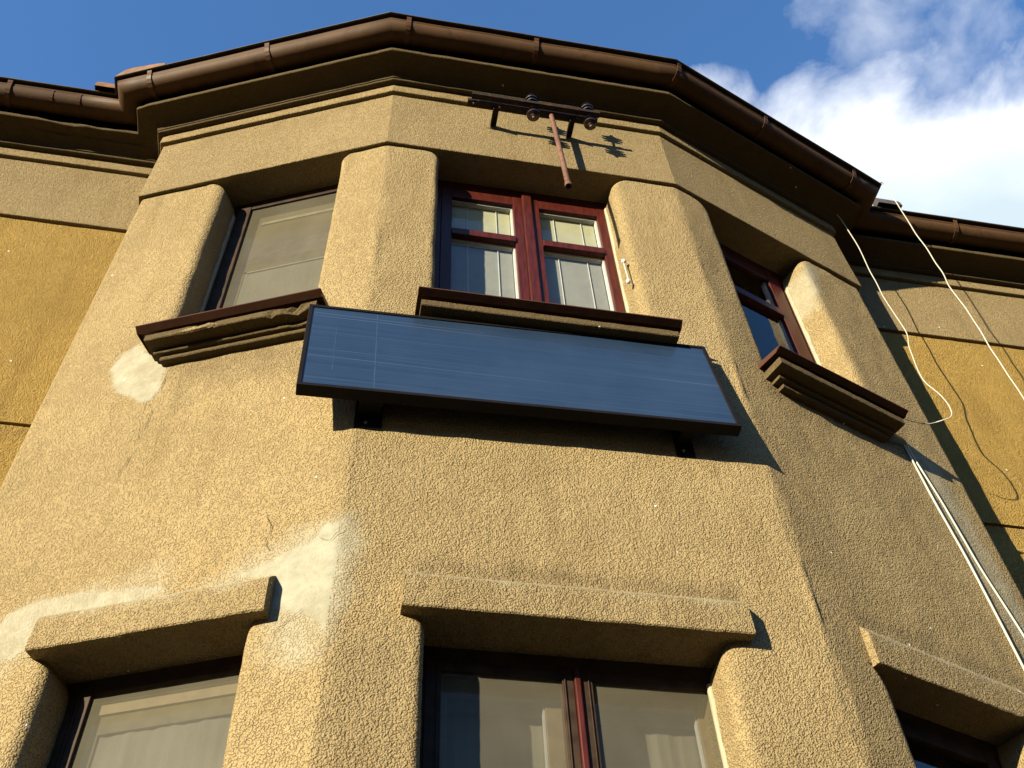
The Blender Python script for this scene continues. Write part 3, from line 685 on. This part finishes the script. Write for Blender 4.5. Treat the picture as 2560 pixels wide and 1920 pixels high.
# left reveals: worn smooth strip next to the frame
def bead2(k, ue, z0, z1, d0, wd):
    s = MB(); n = int((z1-z0)/.03); rows = []
    for i in range(n+1):
        z = z0+(z1-z0)*i/n; e = wd*(1+.5*noise.noise(Vector((z*6, ue, 7)))+.25*noise.noise(Vector((z*25, ue, 9))))
        rows.append([X(k, ue-.004, z, d0-.01), X(k, ue+.010, z, d0), X(k, ue+.010, z, d0+e*.6), X(k, ue+.004, z, d0+e), X(k, ue-.012, z, d0+e+.003)])
    s.grid(rows, flip=True); s.build('reveal_plaster', M['white'], H)
bead2('L', UP['L'][0], 5.71, 7.30, D+.001, .022)

# hairline cracks
def crack(k, pts, w_=.0036, d=.003):
    s = MB(); P = []
    for (a, b) in zip(pts[:-1], pts[1:]):
        n = max(2, int(math.hypot(b[0]-a[0], b[1]-a[1])/.012))
        for i in range(n): t = i/n; P.append((a[0]+(b[0]-a[0])*t, a[1]+(b[1]-a[1])*t))
    P.append(pts[-1]); rows = []
    for i, (u, z) in enumerate(P):
        j = .008*noise.noise(Vector((u*40, z*40, 2))); ww = w_*(.4+.8*abs(noise.noise(Vector((i*.35, 0, u)))))
        if i in (0, len(P)-1): ww = .0005
        c_ = wallpt(k, u+j, z, d+.003); nx = FACE[k][1]
        rows.append([Vector((c_.x-nx.x*ww/2, c_.y-nx.y*ww/2, z)), Vector((c_.x+nx.x*ww/2, c_.y+nx.y*ww/2, z))])
    s.grid(rows); s.build('crack', M['crack'], bw)
for c_ in ([(0.63, 5.226), (0.628, 5.125), (0.6, 5.066), (0.612, 5.02)], [(0.6, 4.923), (0.595, 4.858), (0.577, 4.843), (0.587, 4.751)],
           [(1.305, 4.403), (1.338, 4.319), (1.33, 4.246), (1.349, 4.201)], [(1.533, 4.228), (1.584, 4.2), (1.606, 4.231), (1.635, 4.257)], [(1.41, 3.80), (1.47, 3.86), (1.52, 3.90)],
           [(.64, 5.45), (.636, 5.38), (.60, 5.30)]):
    crack('L', c_)

# ------------------------------------------------------------ solar collector
T = empty('solar_air_collector', (.74, 0, 5.2), label='long black framed blue solar panel hung below the middle upper window', cat='solar panel')
TL = Vector((-.236, -.075, 5.570)); TR = Vector((1.689, -.075, 5.622)); BL = Vector((-.246, -.150, 4.889)); BR = Vector((1.693, -.150, 4.941))
ex = (TR-TL).normalized(); ez = (TL-BL); ez = (ez-ex*ez.dot(ex)).normalized(); en = ex.cross(ez).normalized()   # en points outward
if en.y > 0: en = -en
Wd = ((TR-TL).length+(BR-BL).length)/2; Ht = ((TL-BL).length+(TR-BR).length)/2; O = BL
def PP(a, b, c): return O+ex*a+ez*b+en*c
def pbox(mb, a0, a1, b0, b1, c0, c1): return mb.hexa([PP(a0, b0, c1), PP(a1, b0, c1), PP(a1, b0, c0), PP(a0, b0, c0), PP(a0, b1, c1), PP(a1, b1, c1), PP(a1, b1, c0), PP(a0, b1, c0)])
TH = .058; fw = .020
s = MB(); pbox(s, 0, Wd, 0, fw, -TH, 0); pbox(s, 0, Wd, Ht-fw, Ht, -TH, 0); pbox(s, 0, fw, fw, Ht-fw, -TH, -.0005); pbox(s, Wd-fw, Wd, fw, Ht-fw, -TH, -.0005); s.build('frame', M['black'], T, bevel=.003)
s = MB(); pbox(s, fw, Wd-fw, fw, Ht-fw, -.03, -.006); fc = s.build('glazing', M['collector'], T)
for a, b0, b1, ww in ((.315, .03, Ht-.03, .004), (.135, .13, Ht-.17, .003)):
    s = MB(); pbox(s, a, a+ww, b0, b1, -.01, -.0052); s.build('absorber_joint', M['collector2'], fc)
s = MB(); pbox(s, .01, Wd-.01, .01, Ht-.01, -TH+.004, -TH+.010); s.build('back_plate', M['black'], T)
s = MB(); pbox(s, Wd-.001, Wd+.004, Ht-.17, Ht-.12, -.035, -.01); s.build('latch', M['bolt'], T)
for x0, x1, zz in ((.004, .120, 4.825), (1.418, 1.502, 4.865)):
    s = MB()
    s.hexa([Vector((x0, -.006, zz)), Vector((x1, -.006, zz)), Vector((x1, 0.004, zz)), Vector((x0, 0.004, zz)), Vector((x0, -.006, 5.05)), Vector((x1, -.006, 5.05)), Vector((x1, 0.004, 5.05)), Vector((x0, 0.004, 5.05))])
    s.hexa([Vector((x0+.01, -.10, zz+.075)), Vector((x1-.01, -.10, zz+.075)), Vector((x1-.01, -.006, zz+.075)), Vector((x0+.01, -.006, zz+.075)), Vector((x0+.01, -.10, zz+.083)), Vector((x1-.01, -.10, zz+.083)), Vector((x1-.01, -.006, zz+.083)), Vector((x0+.01, -.006, zz+.083))])
    b_ = s.build('wall_bracket', M['black'], T)
    s = MB(); s.tube([Vector(((x0+x1)/2-.01, -.006, zz+.03)), Vector(((x0+x1)/2-.01, -.013, zz+.03))], .007, 8); s.build('bolt', M['bolt'], b_)
    s = MB(); s.hexa([Vector((x0+.012, -.11, zz+.0835)), Vector((x1-.005, -.11, zz+.0835)), Vector((x1-.005, -.06, zz+.0835)), Vector((x0+.012, -.06, zz+.0835)), Vector((x0+.012, -.11, zz+.105)), Vector((x1-.005, -.11, zz+.105)), Vector((x1-.005, -.06, zz+.105)), Vector((x0+.012, -.06, zz+.105))]); s.build('packing_block', M['pipeblock'], b_)

# ------------------------------------------------------------ old wire bracket with insulators
A_ = empty('insulator_bracket', (.9, 0, 7.93), label='rusty iron wire bracket with four ribbed insulators above the middle upper window', cat='wire bracket')
ZB = 7.925
def bx(mb, x0, x1, y0, y1, z0, z1):
    return mb.hexa([(x0, y0, z0), (x1, y0, z0), (x1, y1, z0), (x0, y1, z0), (x0, y0, z1), (x1, y0, z1), (x1, y1, z1), (x0, y1, z1)])
def bar_holes(y0, y1, z0, x0, x1, holes, name):
    # flat flange with round holes, plus an upstand along the outer edge
    s = MB(); ym = (y0+y1)/2; r = .0085; xs = x0
    th = .006
    def cell(cx, hw):
        K = 12; inner = [(cx+r*cos(2*pi*i/K+pi/K), ym+r*sin(2*pi*i/K+pi/K)) for i in range(K)]
        outer = []
        for i in range(K):
            a = 2*pi*i/K+pi/K; c_, s2 = cos(a), sin(a); f = min(hw/abs(c_) if abs(c_) > 1e-6 else 9, (y1-y0)/2/abs(s2) if abs(s2) > 1e-6 else 9); outer.append((cx+f*c_, ym+f*s2))
        # include corners
        V = []; F_ = []
        for zz in (z0, z0+th):
            V += [(x, y, zz) for x, y in inner]+[(x, y, zz) for x, y in outer]
        for i in range(K):
            j = (i+1) % K; F_ += [(i, j, K+j, K+i), (2*K+i, 3*K+i, 3*K+j, 2*K+j), (i, 2*K+i, 2*K+j, j)]
        s.add(V, F_)
        for sx in (-1, 1):
            for sy in (-1, 1): pass
    hw = .018
    for h in holes:
        bx(s, xs, h-hw, y0, y1, z0, z0+th); cell(h, hw); xs = h+hw
    bx(s, xs, x1, y0, y1, z0, z0+th); bx(s, x0, x1, y0-.004, y0-.0005, z0, z0+.030)
    return s.build(name, M['iron'], A_)
bar_holes(-.165, -.128, ZB, .478, 1.345, (.515, .69), 'inner_rail'); bar_holes(-.208, -.176, ZB+.006, .50, 1.352, (), 'outer_rail')
for x, tx in ((.668, .0), (1.178, .0)):
    s = MB(); bx(s, x-.020, x+.020, -.150, .01, ZB-.005, ZB-.0005); bx(s, x-.020, x-.014, -.150, .01, ZB-.040, ZB-.005)
    s.build('wall_arm', M['iron'], A_)
    s = MB(); s.tube([(x+.005, -.146, ZB-.004), (x+.005, -.146, ZB-.018)], .010, 6); s.build('bolt', M['iron'], A_)
    s = MB(); bx(s, x+.022, x+.030, -.188, -.166, ZB-.001, ZB+.012); s.build('spacer', M['strap'], A_)
def insul(x, y, z, sgn):
    r_ = [.012, .036, .039, .020, .020, .043, .046, .024, .024, .044, .042, .020, .014]; h_ = [0, .004, .012, .018, .028, .034, .042, .048, .058, .064, .074, .084, .092]
    s = MB(); s.tube([(x, y, z+sgn*h) for h in h_], r_, 16); o = s.build('insulator', M['porcelain'], A_, smooth=False)
    s = MB(); s.tube([(x, y, z+sgn*.09), (x, y, z+sgn*.112)], [.009, .008], 6); s.build('pin_end', M['pipe'], o)
for x in (.905, 1.285):
    insul(x, -.170, ZB+.085, 1); insul(x, -.170, ZB-.022, -1)
    s = MB(); s.tube([(x, -.170, ZB-.03), (x, -.170, ZB+.09)], .007, 6); s.build('pin', M['iron'], A_)
s = MB(); s.tube([(1.034, -.152, ZB-.01), (1.045, -.16, 7.55), (1.054, -.170, 7.2), (1.060, -.178, 6.93)], [.0165, .0165, .017, .0175], 12, cap=False)
pp = s.build('down_pipe', M['pipe'], A_, smooth=True)
s = MB(); s.tube([(1.060, -.178, 6.935), (1.0605, -.178, 6.905)], [.022, .022], 12, cap=False); s.tube([(1.0605, -.178, 6.905), (1.060, -.178, 6.94)], [.015, .013], 12, cap=False); s.tube([(1.0605, -.178, 6.9051), (1.0605, -.178, 6.905)], [.022, .015], 12, cap=False); s.build('pipe_collar', M['pipe'], pp)
s = MB(); s.tube([(1.034, -.150, ZB+.02), (1.034, -.151, ZB-.012)], .009, 6); s.build('bolt', M['bolt'], A_)

# ------------------------------------------------------------ cables
def smoothpath(pts, n=10):
    P = [Vector(p) for p in pts]; P = [P[0]*2-P[1]]+P+[P[-1]*2-P[-2]]; r = []
    for i in range(1, len(P)-2):
        for j in range(n):
            t = j/n; a, b, c, d = P[i-1], P[i], P[i+1], P[i+2]
            r.append(.5*((2*b)+(-a+c)*t+(2*a-5*b+4*c-d)*t*t+(-a+3*b-3*c+d)*t**3))
    r.append(P[-2]); return r
def cable(name, pts, r, label, wob=.004, col='cable'):
    P = smoothpath(pts); base = Vector(P[-1])
    P = [p+Vector((noise.noise(Vector((p.z*5, 1, 1))), noise.noise(Vector((p.z*5, 7, 1))), 0))*wob for p in P]
    s = MB(); s.tube(P, r, 6); o = s.build(name, M[col], smooth=True)
    o.data.transform(Matrix.Translation(-base)); o.location = base
    return tag(o, label, 'cable')
cable('cable', [(3.745, .262, ZG+.392), (3.768, .262, ZG+.40), (3.790, .275, ZG+.35), (3.806, .29, 8.30), (3.810, .30, 7.9), (3.814, .30, 7.409), (3.792, .30, 7.173), (3.808, .30, 6.93), (3.797, .30, 6.561), (3.792, .30, 6.02), (3.80, .3, 5.2), (3.79, .31, 4.2), (3.80, .32, 3.0), (3.80, .33, 1.2), (3.80, .32, .14)], .0042,
      'long white cable hanging straight down from the right gutter corner', .006)
cable('cable', [(3.36, .44, ZG+.2), (3.43, .48, 8.30), (3.459, .5, 8.178), (3.466, .5, 7.93), (3.447, .5, 7.629), (3.446, .5, 7.469), (3.438, .5, 7.291), (3.448, .5, 7.09), (3.458, .5, 6.88), (3.420, .5, 6.73), (3.403, .5, 6.608), (3.385, .5, 6.45), (3.393, .5, 6.347), (3.435, .49, 6.23), (3.448, .485, 6.12), (3.41, .47, 6.01), (3.355, .49, 5.985), (X('R', 1.55, 6.0, .006)), (X('R', 1.47, 5.98, .005)), (X('R', 1.344, 5.94, .005)), (X('R', 1.15, 5.90, .005)), (X('R', 1.08, 5.75, .01))], [.0038]*165+[.0018]*60,
      'wavy white cable looping from the eaves back to the right window sill', .0)
cable('cable', [X('R', 1.05, 5.60, .05), X('R', 1.15, 5.62, .02), X('R', 1.175, 5.56, .010), X('R', 1.192, 5.222, .010), X('R', 1.212, 5.0, .010), X('R', 1.230, 4.764, .010), X('R', 1.243, 4.203, .010), X('R', 1.25, 3.2, .010), X('R', 1.25, 1.0, .010), X('R', 1.25, .13, .010)], .0062,
      'white cable clipped down the right bay face, left of the pair', .0)
cable('cable', [X('R', 1.06, 5.60, .05), X('R', 1.16, 5.62, .03), X('R', 1.195, 5.56, .012), X('R', 1.256, 5.252, .010), X('R', 1.285, 5.0, .010), X('R', 1.308, 4.793, .010), X('R', 1.381, 4.425, .010), X('R', 1.46, 3.9, .010), X('R', 1.50, 3.2, .010), X('R', 1.50, .13, .010)], .0055,
      'white cable running down the right bay face, right of the pair', .0)
# white cord with two knobs beside the middle window
cd = cable('cord', [X('F', 1.384, 6.52, -.03), X('F', 1.386, 6.484, -.025), X('F', 1.388, 6.38, -.022), X('F', 1.390, 6.283, -.02)], .005, 'short white cord with two knobs beside the red middle window', .0)
cd['category'] = 'cord'
for z in (6.49, 6.285):
    s = MB(); p_ = X('F', 1.387, z, -.022); s.tube([p_+Vector((0, 0, h)) for h in (-.016, -.012, -.004, .004, .012, .016)], [.004, .010, .013, .013, .010, .004], 10)
    s.build('knob', M['whitebar'], cd, smooth=True)
SC.render.engine = 'CYCLES'
